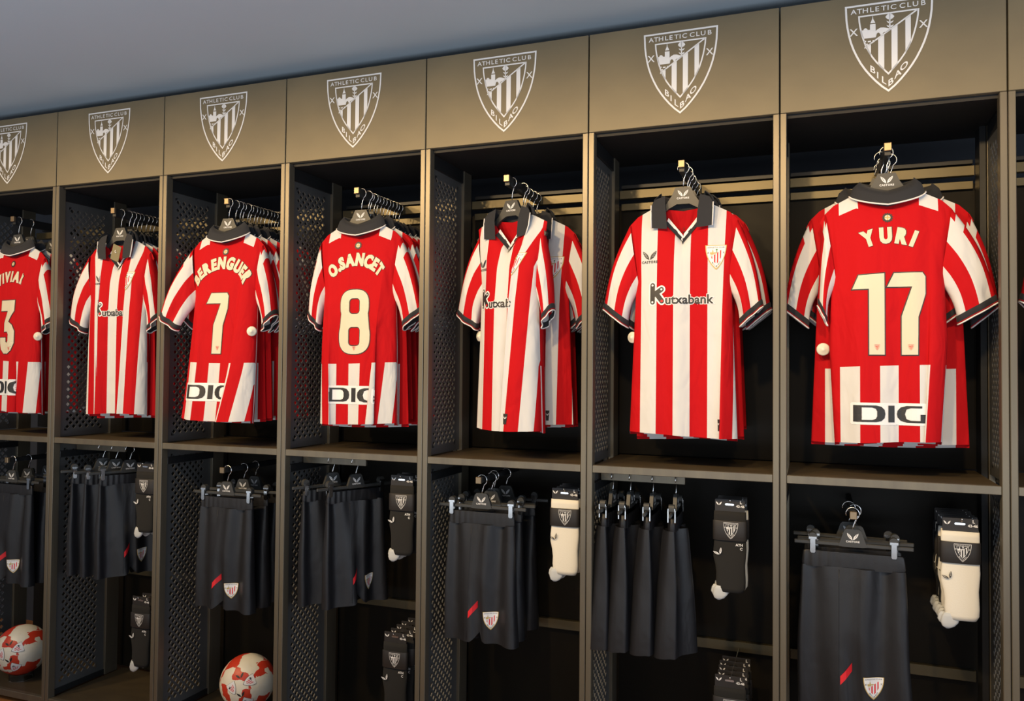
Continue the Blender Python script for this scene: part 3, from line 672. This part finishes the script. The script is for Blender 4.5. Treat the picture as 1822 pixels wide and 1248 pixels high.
# ================================================================== locker bays
HB, HT = 1.0957, 1.4217
POSTW = 0.0185; GAP = 0.0012; DEP = 0.40
def perforated(name, y0, y1, z0, z1, pitch=0.033, th=0.005, frac=0.66):
    """diamond perforated plate in the YZ plane, with a plain margin"""
    ny = int((y1-y0)/pitch); nz = int((z1-z0)/pitch); oy = (y1-y0-ny*pitch)/2+y0; oz = (z1-z0-nz*pitch)/2+z0
    V = []; F = []; h = pitch/2; q = h*frac
    def ring(cy, cz_, full):
        o = len(V)
        for x in (-th/2, th/2):
            for dy, dz in ((h, 0), (0, h), (-h, 0), (0, -h)): V.append((x, cy+dy, cz_+dz))
            for dy, dz in ((q, 0), (0, q), (-q, 0), (0, -q)): V.append((x, cy+dy, cz_+dz))
        for k in range(4):
            n = (k+1) % 4
            F.append((o+k, o+n, o+4+n, o+4+k)); F.append((o+8+k, o+12+k, o+12+n, o+8+n)); F.append((o+4+k, o+4+n, o+12+n, o+12+k))
    for j in range(nz):
        for i in range(ny): ring(oy+(i+0.5)*pitch, oz+(j+0.5)*pitch, True)
    for j in range(nz-1):
        for i in range(ny-1): ring(oy+(i+1)*pitch, oz+(j+1)*pitch, True)
    # triangles left over along the border
    def tri(a, b, c):
        o = len(V)
        for x in (-th/2, th/2): V.extend([(x, *a), (x, *b), (x, *c)])
        F.append((o, o+1, o+2)); F.append((o+3, o+5, o+4))
    Y1 = oy+ny*pitch; Z1 = oz+nz*pitch
    for i in range(ny-1):
        y = oy+(i+1)*pitch; tri((y-h, oz), (y+h, oz), (y, oz+h)); tri((y-h, Z1), (y, Z1-h), (y+h, Z1))
    for j in range(nz-1):
        z = oz+(j+1)*pitch; tri((oy, z-h), (oy+h, z), (oy, z+h)); tri((Y1, z-h), (Y1, z+h), (Y1-h, z))
    def slab(a0, a1, b0, b1):
        o = len(V)
        for x in (-th/2, th/2): V.extend([(x, a0, b0), (x, a1, b0), (x, a1, b1), (x, a0, b1)])
        F.extend([(o, o+1, o+2, o+3), (o+4, o+7, o+6, o+5)])
    slab(y0-0.02, oy, z0-0.02, z1+0.02); slab(Y1, y1+0.02, z0-0.02, z1+0.02); slab(oy, Y1, z0-0.02, oz); slab(oy, Y1, Z1, z1+0.02)
    return to_mesh(name, (V, F), M_MESH, False)
ME_PU = perforated('mesh_panel', 0.045, 0.275, 0.02, 1.020)
ME_PL = perforated('mesh_panel', 0.045, 0.275, -1.08, -0.045)
_o2 = decal('header_crest', T2(CREST, 0.117), lambda Q: np.column_stack((Q[:, 0], np.zeros(len(Q)), Q[:, 1])), M_PRINT); ME_CREST = _o2.data; bpy.data.objects.remove(_o2)
BAYTXT = ['dark bronze locker bay with the number three shirt at the far left edge', 'dark bronze locker bay with the striped shirt wearing an olive swing tag', 'dark bronze locker bay with the number seven shirt and a ball below',
          'dark bronze locker bay with the number eight shirt', 'dark bronze locker bay with the striped shirt twisted on its hanger', 'dark bronze locker bay with the outward-facing striped shirt',
          'dark bronze locker bay with the number seventeen shirt', 'dark bronze locker bay cut off by the right edge']
def bx(name, x0, x1, y0, y1, z0, z1, m, par, bev=0.0): return box(name, x0, x1, y0, y1, z0, z1, m, par, bev)
for b in range(8):
    x0 = (b-1)*W; u = empty('locker_bay', (x0, 0, ZS), 0, BAYTXT[b], 'locker', 'locker bays in the row')
    hp = bx('header_panel', 0.0021, W-0.0021, 0.0, 0.020, HB, HT, M_BRZ, u, 0.0012)
    inst('header_crest', ME_CREST, hp, (W/2, -0.0012, 1.394))
    for a in (GAP, W-GAP-POSTW):
        bx('front_post', a, a+POSTW, 0.0, 0.034, -ZS, HB-0.001, M_POST, u, 0.0016)
        bx('back_post', a, a+POSTW, 0.295, 0.365, -1.12, HB, M_POST if a < 0.3 else M_BLK, u, 0.001)
    bx('top_panel', 0.001, W-0.001, 0.022, DEP+0.03, HB-0.012, HB+0.006, M_TOP, u)
    bx('top_panel_back', 0.001, W-0.001, 0.022, 0.10, HB+0.006, HT-0.002, M_TOP, u)
    ia, ib = GAP+POSTW+0.0005, W-GAP-POSTW-0.0005
    bx('shelf', ia, ib, 0.022, DEP, -0.022, -0.002, M_SHELF, u)
    bx('shelf_edge', ia, ib, 0.002, 0.022, -0.024, 0.0, M_POST, u, 0.0012)
    bx('bottom_board', ia, ib, 0.022, DEP, -1.145, -1.122, M_SHELF, u)
    bx('bottom_edge', ia, ib, 0.002, 0.022, -1.148, -1.120, M_POST, u, 0.0012)
    p1 = inst('mesh_panel', ME_PU, u, (0.006, 0, 0)); p2 = inst('mesh_panel', ME_PL, u, (0.006, 0, 0))
    bx('side_rail', 0.002, 0.016, 0.034, 0.30, HB-0.06, HB-0.012, M_BLK, u, 0.001)
    bx('side_rail', 0.004, 0.020, 0.034, 0.30, -0.090, -0.062, M_BLK, u, 0.001)
    bx('side_rail', 0.002, 0.014, 0.034, 0.30, -1.12, -1.095, M_BLK, u, 0.001)
    # back of the bay
    bx('back_rail', 0.02, W-0.02, 0.370, 0.392, 0.948, 0.980, M_RAIL, u, 0.0012)
    bx('back_rail', 0.02, W-0.02, 0.398, 0.412, 0.910, 0.936, M_RAIL, u, 0.001)
    bx('back_rail', 0.02, W-0.02, 0.398, 0.430, 0.992, 1.006, M_BLK, u, 0.001)
    bx('back_panel', 0.004, W-0.004, 0.414, 0.424, 0.0, 0.93, M_BACK, u)
    bx('back_panel', 0.004, W-0.004, 0.414, 0.424, -1.12, -0.024, M_BACK, u)
    bx('back_rail', 0.02, W-0.02, 0.392, 0.412, -0.675, -0.640, M_RAIL, u, 0.0012)
    # hanging arm
    ax = W/2
    arm = bx('hanging_arm', ax-0.009, ax+0.009, 0.036, 0.392, 0.950, 0.985, M_BLK, u, 0.001)
    bx('end_cap', ax-0.0105, ax+0.0105, 0.026, 0.037, 0.962, 0.986, M_CAP, arm, 0.0015)
    if b in (0, 2, 4, 6):
        ax = {0: W/2, 2: W/2, 4: 0.205, 6: 0.205}[b]; zt = {0: -0.105, 2: -0.088, 4: -0.065, 6: -0.100}[b]
        arm = bx('hanging_arm', ax-0.008, ax+0.008, 0.036, 0.412, zt-0.022, zt-0.001, M_BLK, u, 0.001)
        bx('end_cap', ax-0.010, ax+0.010, 0.026, 0.037, zt-0.023, zt, M_CAP, arm, 0.0015)
    if b in (1, 3, 5):
        bx('hanging_rail', 0.020, 0.302, 0.116, 0.128, -0.062, -0.036, M_POST, u, 0.001)

# ================================================================== shirts on the arms
ORD = ['first', 'second', 'third', 'fourth', 'fifth', 'sixth', 'seventh', 'eighth', 'ninth', 'tenth', 'eleventh', 'twelfth', 'thirteenth', 'fourteenth', 'fifteenth']
FRONTPR = [('sponsor',), ('emblem',), ('crest',)]
ARMZ = ZS+0.985
NAMES = ['the number three shirt', 'the striped shirt with swing tag', 'the number seven shirt', 'the number eight shirt', 'the twisted striped shirt', 'the outward-facing striped shirt', 'the number seventeen shirt', 'the far right shirt']
front = {}
S3 = Shirt('back', ((0.088, 0.008, 0.080, 0.007, 0.30), (-0.08, 0.008, 0.03, 0.004, 0.3)), 3)
S7 = Shirt('back', ((0.104, 0.009, 0.085, 0.008, 0.75),), 4, xc=-0.006, lean=0.050)
S8 = Shirt('back', ((0.123, 0.009, 0.090, 0.008, 0.60), (-0.118, 0.008, 0.045, 0.006, 0.6)), 5, hemw=0.95)
S17 = Shirt('back', ((0.118, 0.007, 0.045, 0.008, 0.65),), 6, hemw=0.84)
S5 = Shirt('front', ((0.135, 0.010, 0.030, 0.008, 0.5),), 8)
S1 = Shirt('front', ((0.090, 0.008, 0.055, 0.008, 0.22), (-0.090, 0.008, 0.055, 0.008, 0.22)), 9, hemw=0.95)
S4 = Shirt('front', ((0.088, 0.010, 0.105, 0.016, 0.24),), 10, bdepth=1.5, flute=0.009, wid=0.80)
BK = lambda nm, h, wd, rad, z, x, nums, bs: [('name', nm, h, wd, rad, z, x), ('number', nums, -0.622, 0.240, 1.0), ('rosette', x), ('backsponsor', *bs)]
front[0] = (S3, BK('VIVIAN', 0.048, 0.19, 0.20, -0.295, 0.0, [('3', 0.0)], (-0.100, -0.800, 0.054, 1.0)), 1.0, 0.8, 0.0)
front[1] = (S1, FRONTPR, 1.2, 0.6, 0.0)
front[2] = (S7, BK('BERENGUER', 0.049, 0.290, 0.145, -0.283, 0.008, [('7', 0.0)], (-0.128, -0.800, 0.054, 1.08)), 1.22, 0.7, 0.0)
front[3] = (S8, BK('O.SANCET', 0.048, 0.235, 0.135, -0.290, 0.0, [('8', 0.0)], (-0.118, -0.800, 0.052, 1.1)), 0.6, 1.0, 0.0)
front[4] = (S4, FRONTPR+[('hemlabel', 0.14)], 1.15, 0.45, math.radians(-15))
front[5] = (S5, FRONTPR+[('hemlabel', 0.132)], 1.0, 0.85, 0.0)
front[6] = (S17, BK('YURI', 0.047, 0.138, 0.17, -0.290, 0.0, [('1', -0.052), ('7', 0.050)], (-0.096, -0.820, 0.049, 1.0)), 0.25, 1.3, math.radians(2))
front[7] = (S5, [], 1.0, 1.0, 0.0)
GEN_F = build_shirt(Shirt('front', (), 21, bdepth=0.5, flute=0.005, NV=22, NC=48), [], 0.9, 0.9, 21)
GEN_B = build_shirt(Shirt('back', (), 22, bdepth=0.5, flute=0.005, NV=22, NC=48), [], 0.9, 0.9, 23)
SEC4 = build_shirt(Shirt('front', ((0.09, 0.01, 0.02, 0.004, 0.4),), 31, bdepth=0.6, NV=28, NC=64), FRONTPR+[('hemlabel', 0.10)], 0.9, 0.9, 31)
ME_DISC = to_mesh('security_tag', loft([[(r*math.cos(2*PI*k/24), y, r*math.sin(2*PI*k/24)) for k in range(24)] for r, y in ((0.0190, 0.004), (0.0190, -0.002), (0.016, -0.005), (0.006, -0.008), (0.005, -0.010), (0.001, -0.0105))]), M_DISC)
SHIRTLAB = {0: 'red shirt back with white number three and striped hem band', 1: 'red and white striped shirt with an olive swing tag in its open collar', 2: 'red shirt back with curved name and large cream number seven', 3: 'red shirt back with curved name and large cream number eight',
            4: 'striped polo-collar shirt twisted sideways on its hanger, sponsor half hidden', 5: 'red and white striped shirt facing straight out, crest and sponsor fully visible', 6: 'red shirt back with short name and large cream number seventeen', 7: 'red and white shirt sleeve cut off by the right photo edge'}
REAR = {0: 3, 1: 11, 2: 13, 3: 11, 4: 5, 5: 5, 6: 7, 7: 0}
Y0 = {0: 0.062, 1: 0.075, 2: 0.045, 3: 0.066, 4: 0.085, 5: 0.072, 6: 0.082, 7: 0.07}
for b in range(8):
    S, pr, sl, sr, rz = front[b]; cx = (b-0.5)*W
    t = empty('football_shirt', (cx, Y0[b], ARMZ), rz, SHIRTLAB[b], 'shirt', 'football shirts hanging in the lockers')
    place(build_shirt(S, pr, sl, sr, 40+b, -0.060 if b == 2 else 0.0, 0.0), t)
    if b == 4:
        for ch in t.children:
            if ch.name.startswith('sleeve'): ch.location.x = 0.034 if ch.data.vertices[0].co.x < 0 else -0.036
    hanger((cx, Y0[b]-0.001, ARMZ), rz, 'black hanger holding '+NAMES[b])
    if b == 1:
        tg = mk('swing_tag', [(-0.006, -0.034, -0.150), (0.040, -0.036, -0.168), (0.024, -0.037, -0.232), (-0.022, -0.035, -0.214), (-0.006, -0.0325, -0.150), (0.040, -0.0345, -0.168), (0.024, -0.0355, -0.232), (-0.022, -0.0335, -0.214)],
                [(0, 3, 2, 1), (4, 5, 6, 7), (0, 1, 5, 4), (1, 2, 6, 5), (2, 3, 7, 6), (3, 0, 4, 7)], M_TAG, t)
        decal('tag_mark', T2(WING0, 0.007, 0.010, -0.186, rot=-1.2), lambda Q: np.column_stack((Q[:, 0], np.full(len(Q), -0.0385), Q[:, 1])), M_PRINT, tg)
    discs = {0: (0.172, -0.030, -0.545), 2: (0.160, -0.050, -0.535), 4: (-0.146, 0.010, -0.555), 5: (-0.165, 0.005, -0.565), 6: (0.145, -0.010, -0.540)}
    if b in discs: inst('security_tag', ME_DISC, t, discs[b], (0, 0, {0: 0.4, 2: 0.4, 4: -0.3, 5: -0.4, 6: 1.0}[b]))
    n = REAR[b]
    if not n: continue
    y_a, y_b = Y0[b]+(0.060 if n < 8 else 0.040), 0.352
    if b == 4: y_a = 0.175
    rng = random.Random(100+b)
    for k in range(n):
        y = y_a+(y_b-y_a)*(k/(n-1) if n > 1 else 0); sp = (y_b-y_a)/max(1, n-1)
        dx = rng.uniform(-0.012, 0.016)+(rng.uniform(-0.02, 0.045) if b == 6 else 0); r = math.radians(rng.uniform(-5, 5)); ysc = min(1.0, max(0.34, sp/0.046))
        if b == 6 and k == 0: dx = -0.035; r = 0.0; ysc = 0.8
        if b == 6 and k == 1: dx = 0.060; r = math.radians(-4)
        useF = S.show == 'front'
        gen = GEN_F if useF else GEN_B
        if b == 4 and k == 0: gen = SEC4; r = 0.0; dx = 0.03; ysc = 0.9
        t2 = empty('football_shirt', (cx+dx, y, ARMZ), r, '%s shirt hanging behind %s' % (ORD[k], NAMES[b]), 'shirt', 'football shirts hanging in the lockers', (rng.uniform(0.97, 1.03), ysc, rng.uniform(0.985, 1.012)))
        place(gen, t2)
        hanger((cx+dx*0.3, y, ARMZ), r, 'black hanger holding the %s shirt behind %s' % (ORD[k], NAMES[b]), emblem_on=(k < 2))
        if k == 0 and b == 6: inst('security_tag', ME_DISC, t2, (-0.138, -0.050, -0.600), (0, 0, 0))

# ================================================================== shorts
SHA = shorts_parts(1); SHB = shorts_parts(2, wid=0.93, dep=0.8); SHE = shorts_parts(5, wid=0.92, dep=1.35)
def put_shorts(parts, loc, rz, label, hlabel, sc=None):
    t = empty('football_shorts', loc, rz, label, 'shorts', 'black football shorts on clip hangers', sc)
    place(parts, t); clip_hanger(loc, rz, hlabel)
for b, ys, nm in ((0, (0.060, 0.13, 0.24), 'in the bay of the number three shirt'), (2, (0.062, 0.15, 0.24), 'above the ball under the number seven shirt'), (4, (0.062, 0.13, 0.19, 0.27), 'under the twisted striped shirt'), (6, (0.080, 0.14, 0.20), 'under the number seventeen shirt')):
    ax = (b-1)*W+{0: W/2, 2: W/2, 4: 0.205, 6: 0.205}[b]; zt = ZS+{0: -0.105, 2: -0.088, 4: -0.065, 6: -0.100}[b]
    for k, y in enumerate(ys):
        dx = 0 if k == 0 else (0.008, -0.006, 0.010)[k-1]
        lab = ('front black shorts with red flash and crest ' if k == 0 else '%s black shorts behind the front pair ' % ORD[k])+nm
        put_shorts(SHA if k == 0 else SHB, (ax+dx, y, zt), math.radians((0, 3, -3, 4)[k]), lab, 'clip hanger of the '+('front' if k == 0 else ORD[k])+' black shorts '+nm, {6: (1.06, 1, 1.04), 4: (0.92, 1, 0.99), 2: (0.94, 1, 0.97), 0: (0.95, 1, 0.97)}[b])
for b, xs, rz, nm in ((1, (0.20, 0.275, 0.355), 66, 'under the striped shirt with swing tag'), (3, (0.150, 0.255), 64, 'under the number eight shirt'), (5, (0.060, 0.120, 0.196, 0.272), 90, 'under the outward-facing striped shirt')):
    for k, x in enumerate(xs):
        rr = rz+((k*37) % 7-3)*0.8
        if b == 1: x = x-0.03
        put_shorts(SHE if b == 5 else SHA, ((b-1)*W+x, 0.122, ZS-0.034), math.radians(rr), '%s black shorts from the left, hung sideways %s' % (ORD[k].capitalize() if False else ORD[k], nm), 'clip hanger of the %s sideways shorts %s' % (ORD[k], nm), (0.92, 1, 0.95 if b != 5 else 0.97))

# ================================================================== socks
SK = {'white': sock_parts('white'), 'black': sock_parts('black')}
ME_PEG = to_mesh('peg', tube([(0, 0.395, -0.016), (0, 0.02, -0.016), (0, 0.008, -0.012), (0, 0.004, -0.004)], 0.0022, 6), M_CHR)
def stack(b, x, z, cols, y0, dy, nm):
    for k, c in enumerate(cols):
        t = empty('sock_pair', ((b-1)*W+x+(0.002*((k*5) % 3-1)), y0+dy*k, ZS+z), math.radians((0, 2, -2, 1, -1, 2)[k % 6]), ('front pair of folded %s socks, ' % c if k == 0 else '%s pair of %s socks from the front, ' % (ORD[k], c))+nm, 'socks', 'carded socks on pegs')
        place(SK[c], t)
stack(6, 0.495, -0.104, ['white', 'white', 'white', 'black', 'white', 'black'], 0.10, 0.036, 'under the number seventeen shirt')
stack(5, 0.448, -0.092, ['black', 'white', 'black'], 0.10, 0.036, 'upper stack under the outward-facing striped shirt')
stack(4, 0.500, -0.090, ['white', 'white', 'black', 'black'], 0.10, 0.040, 'under the twisted striped shirt')
stack(3, 0.470, -0.080, ['black', 'black', 'black'], 0.10, 0.040, 'upper stack under the number eight shirt')
stack(1, 0.440, -0.094, ['black', 'black', 'white'], 0.10, 0.040, 'upper stack under the shirt with swing tag')
stack(3, 0.450, -0.660, ['black', 'black', 'black', 'black', 'black'], 0.10, 0.044, 'lower stack under the number eight shirt')
stack(5, 0.449, -0.648, ['black', 'black', 'black', 'black', 'black'], 0.10, 0.044, 'lower stack under the outward-facing striped shirt')
stack(1, 0.430, -0.660, ['black', 'black'], 0.10, 0.05, 'lower stack under the shirt with swing tag')

# ================================================================== balls
def ball_mat():
    m = mat('printed_ball_leather', (0.80, 0.76, 0.64), 0.4); nt = m.node_tree; b = nt.nodes['Principled BSDF']
    tc = nt.nodes.new('ShaderNodeTexCoord'); nz = nt.nodes.new('ShaderNodeTexNoise'); nz.inputs['Scale'].default_value = 34; nz.inputs['Detail'].default_value = 2
    ad = nt.nodes.new('ShaderNodeMixRGB'); ad.blend_type = 'ADD'; ad.inputs[0].default_value = 0.016
    vo = nt.nodes.new('ShaderNodeTexVoronoi'); vo.inputs['Scale'].default_value = 17.0; vo.distance = 'CHEBYCHEV'
    sp = nt.nodes.new('ShaderNodeSeparateColor'); gt = nt.nodes.new('ShaderNodeMath'); gt.operation = 'GREATER_THAN'; gt.inputs[1].default_value = 0.42
    lt = nt.nodes.new('ShaderNodeMath'); lt.operation = 'LESS_THAN'; lt.inputs[1].default_value = 0.56
    mu = nt.nodes.new('ShaderNodeMath'); mu.operation = 'MULTIPLY'
    mx = nt.nodes.new('ShaderNodeMix'); mx.data_type = 'RGBA'; mx.inputs[6].default_value = (0.80, 0.76, 0.64, 1); mx.inputs[7].default_value = (0.60, 0.045, 0.02, 1)
    L = nt.links.new
    L(tc.outputs['Object'], nz.inputs[0]); L(tc.outputs['Object'], ad.inputs[1]); L(nz.outputs['Color'], ad.inputs[2]); L(ad.outputs[0], vo.inputs['Vector'])
    L(vo.outputs['Color'], sp.inputs[0]); L(sp.outputs[0], gt.inputs[0]); L(vo.outputs['Distance'], lt.inputs[0]); L(gt.outputs[0], mu.inputs[0]); L(lt.outputs[0], mu.inputs[1]); L(mu.outputs[0], mx.inputs[0]); L(mx.outputs[2], b.inputs['Base Color'])
    return m
M_BALL = ball_mat()
def make_glass():
    m = bpy.data.materials.new('clear_acrylic'); m.use_nodes = True; b = m.node_tree.nodes['Principled BSDF']
    b.inputs['Base Color'].default_value = (0.9, 0.92, 0.92, 1); b.inputs['Transmission Weight'].default_value = 1; b.inputs['Roughness'].default_value = 0.05; return m
M_ACR = make_glass()
def ball(x, y, z, label, rl):
    t = empty('football', (x, y, z), 0, label, 'ball', 'red and white footballs'); R = 0.110
    bm = bmesh.new(); bmesh.ops.create_icosphere(bm, subdivisions=5, radius=R)
    # shallow grooves along the panel seams
    seeds = [Vector(v.co).normalized() for v in bmesh_ico()]
    for v in bm.verts:
        d = v.co.normalized(); ds = sorted((d-s).length for s in seeds)[:2]; g = ds[1]-ds[0]
        v.co = d*(R-0.0012*math.exp(-(g/0.022)**2))
    me = bpy.data.meshes.new('ball_skin'); bm.to_mesh(me); bm.free(); me.materials.append(M_BALL); me.polygons.foreach_set('use_smooth', [True]*len(me.polygons)); inst('ball_skin', me, t)
    def sph(lon, lat, rot, off):
        c = Vector((math.sin(lon)*math.cos(lat), -math.cos(lon)*math.cos(lat), math.sin(lat))); e1 = Vector((math.cos(lon), math.sin(lon), 0)); e2 = c.cross(e1)*-1
        if e2.z < 0: e2 = -e2
        def f(Q):
            out = []
            for a, h in Q.tolist():
                p = c+(a*(math.cos(rot)*e1+math.sin(rot)*e2)+h*(-math.sin(rot)*e1+math.cos(rot)*e2))/R; out.append(p.normalized()*(R+off))
            return np.array([tuple(p) for p in out])
        return f
    for lon, lat, rot in ((0.75, 0.35, -1.2), (0.65, -0.45, -0.4), (0.1, 0.1, 0.6)):
        for sh, m2, of in ((T2(SHIELD, 0.022, 0, 0.022), M_INK, 0.0004), (T2(SHIELD, 0.0205, 0, 0.0212), M_PRINT, 0.0009), (T2(STRIPE_RED, 0.0205, 0, 0.0212), M_REDP, 0.0014), (T2(SKYG, 0.0205, 0, 0.0212), M_INK, 0.0014)):
            decal('ball_crest', sh, sph(lon, lat, rot, of), m2, t, 0.01)
    for lon, lat, rot in ((0.35, 0.55, 0.4), (0.45, -0.1, 0.3)): decal('ball_emblem', T2(WING0, 0.016), sph(lon, lat, rot, 0.0009), M_INK, t, 0.01)
    r = mk('ring_stand', *loft([[(q*math.cos(2*PI*k/40), q*math.sin(2*PI*k/40), zz) for k in range(40)] for q, zz in ((0.050, 0), (0.050, 0.030), (0.0465, 0.030), (0.0465, 0), (0.050, 0))], False), M_ACR, None, False)
    r.location = (x, y, ZS-1.1218); tag(r, rl, 'stand', 'clear ring stands under the balls')
_ICO = None
def bmesh_ico():
    global _ICO
    if _ICO is None:
        b = bmesh.new(); bmesh.ops.create_icosphere(b, subdivisions=2, radius=1.0); _ICO = [type('P', (), {'co': v.co.copy()})() for v in b.verts]; b.free()
        _ICO = _ICO[:42]
    return _ICO
zb = ZS-1.1218+0.030+math.sqrt(0.110**2-0.0465**2)+0.001
ball(-0.300, 0.125, zb, 'red and white football on a clear ring at the lower left', 'clear ring stand under the leftmost football')
ball(0.900, 0.205, zb, 'red and white football at the bottom of the number seven bay', 'clear ring stand under the football of the number seven bay')
# pegs belong to their bays
bays = [o for o in COL.objects if o.name.startswith('locker_bay')]
bays.sort(key=lambda o: o.location.x)
for b, x, z in ((6, 0.495, -0.104), (5, 0.448, -0.092), (4, 0.500, -0.090), (3, 0.470, -0.080), (1, 0.440, -0.094), (3, 0.450, -0.660), (5, 0.449, -0.648), (1, 0.430, -0.660)):
    inst('peg', ME_PEG, bays[b], (x, 0.075, z))
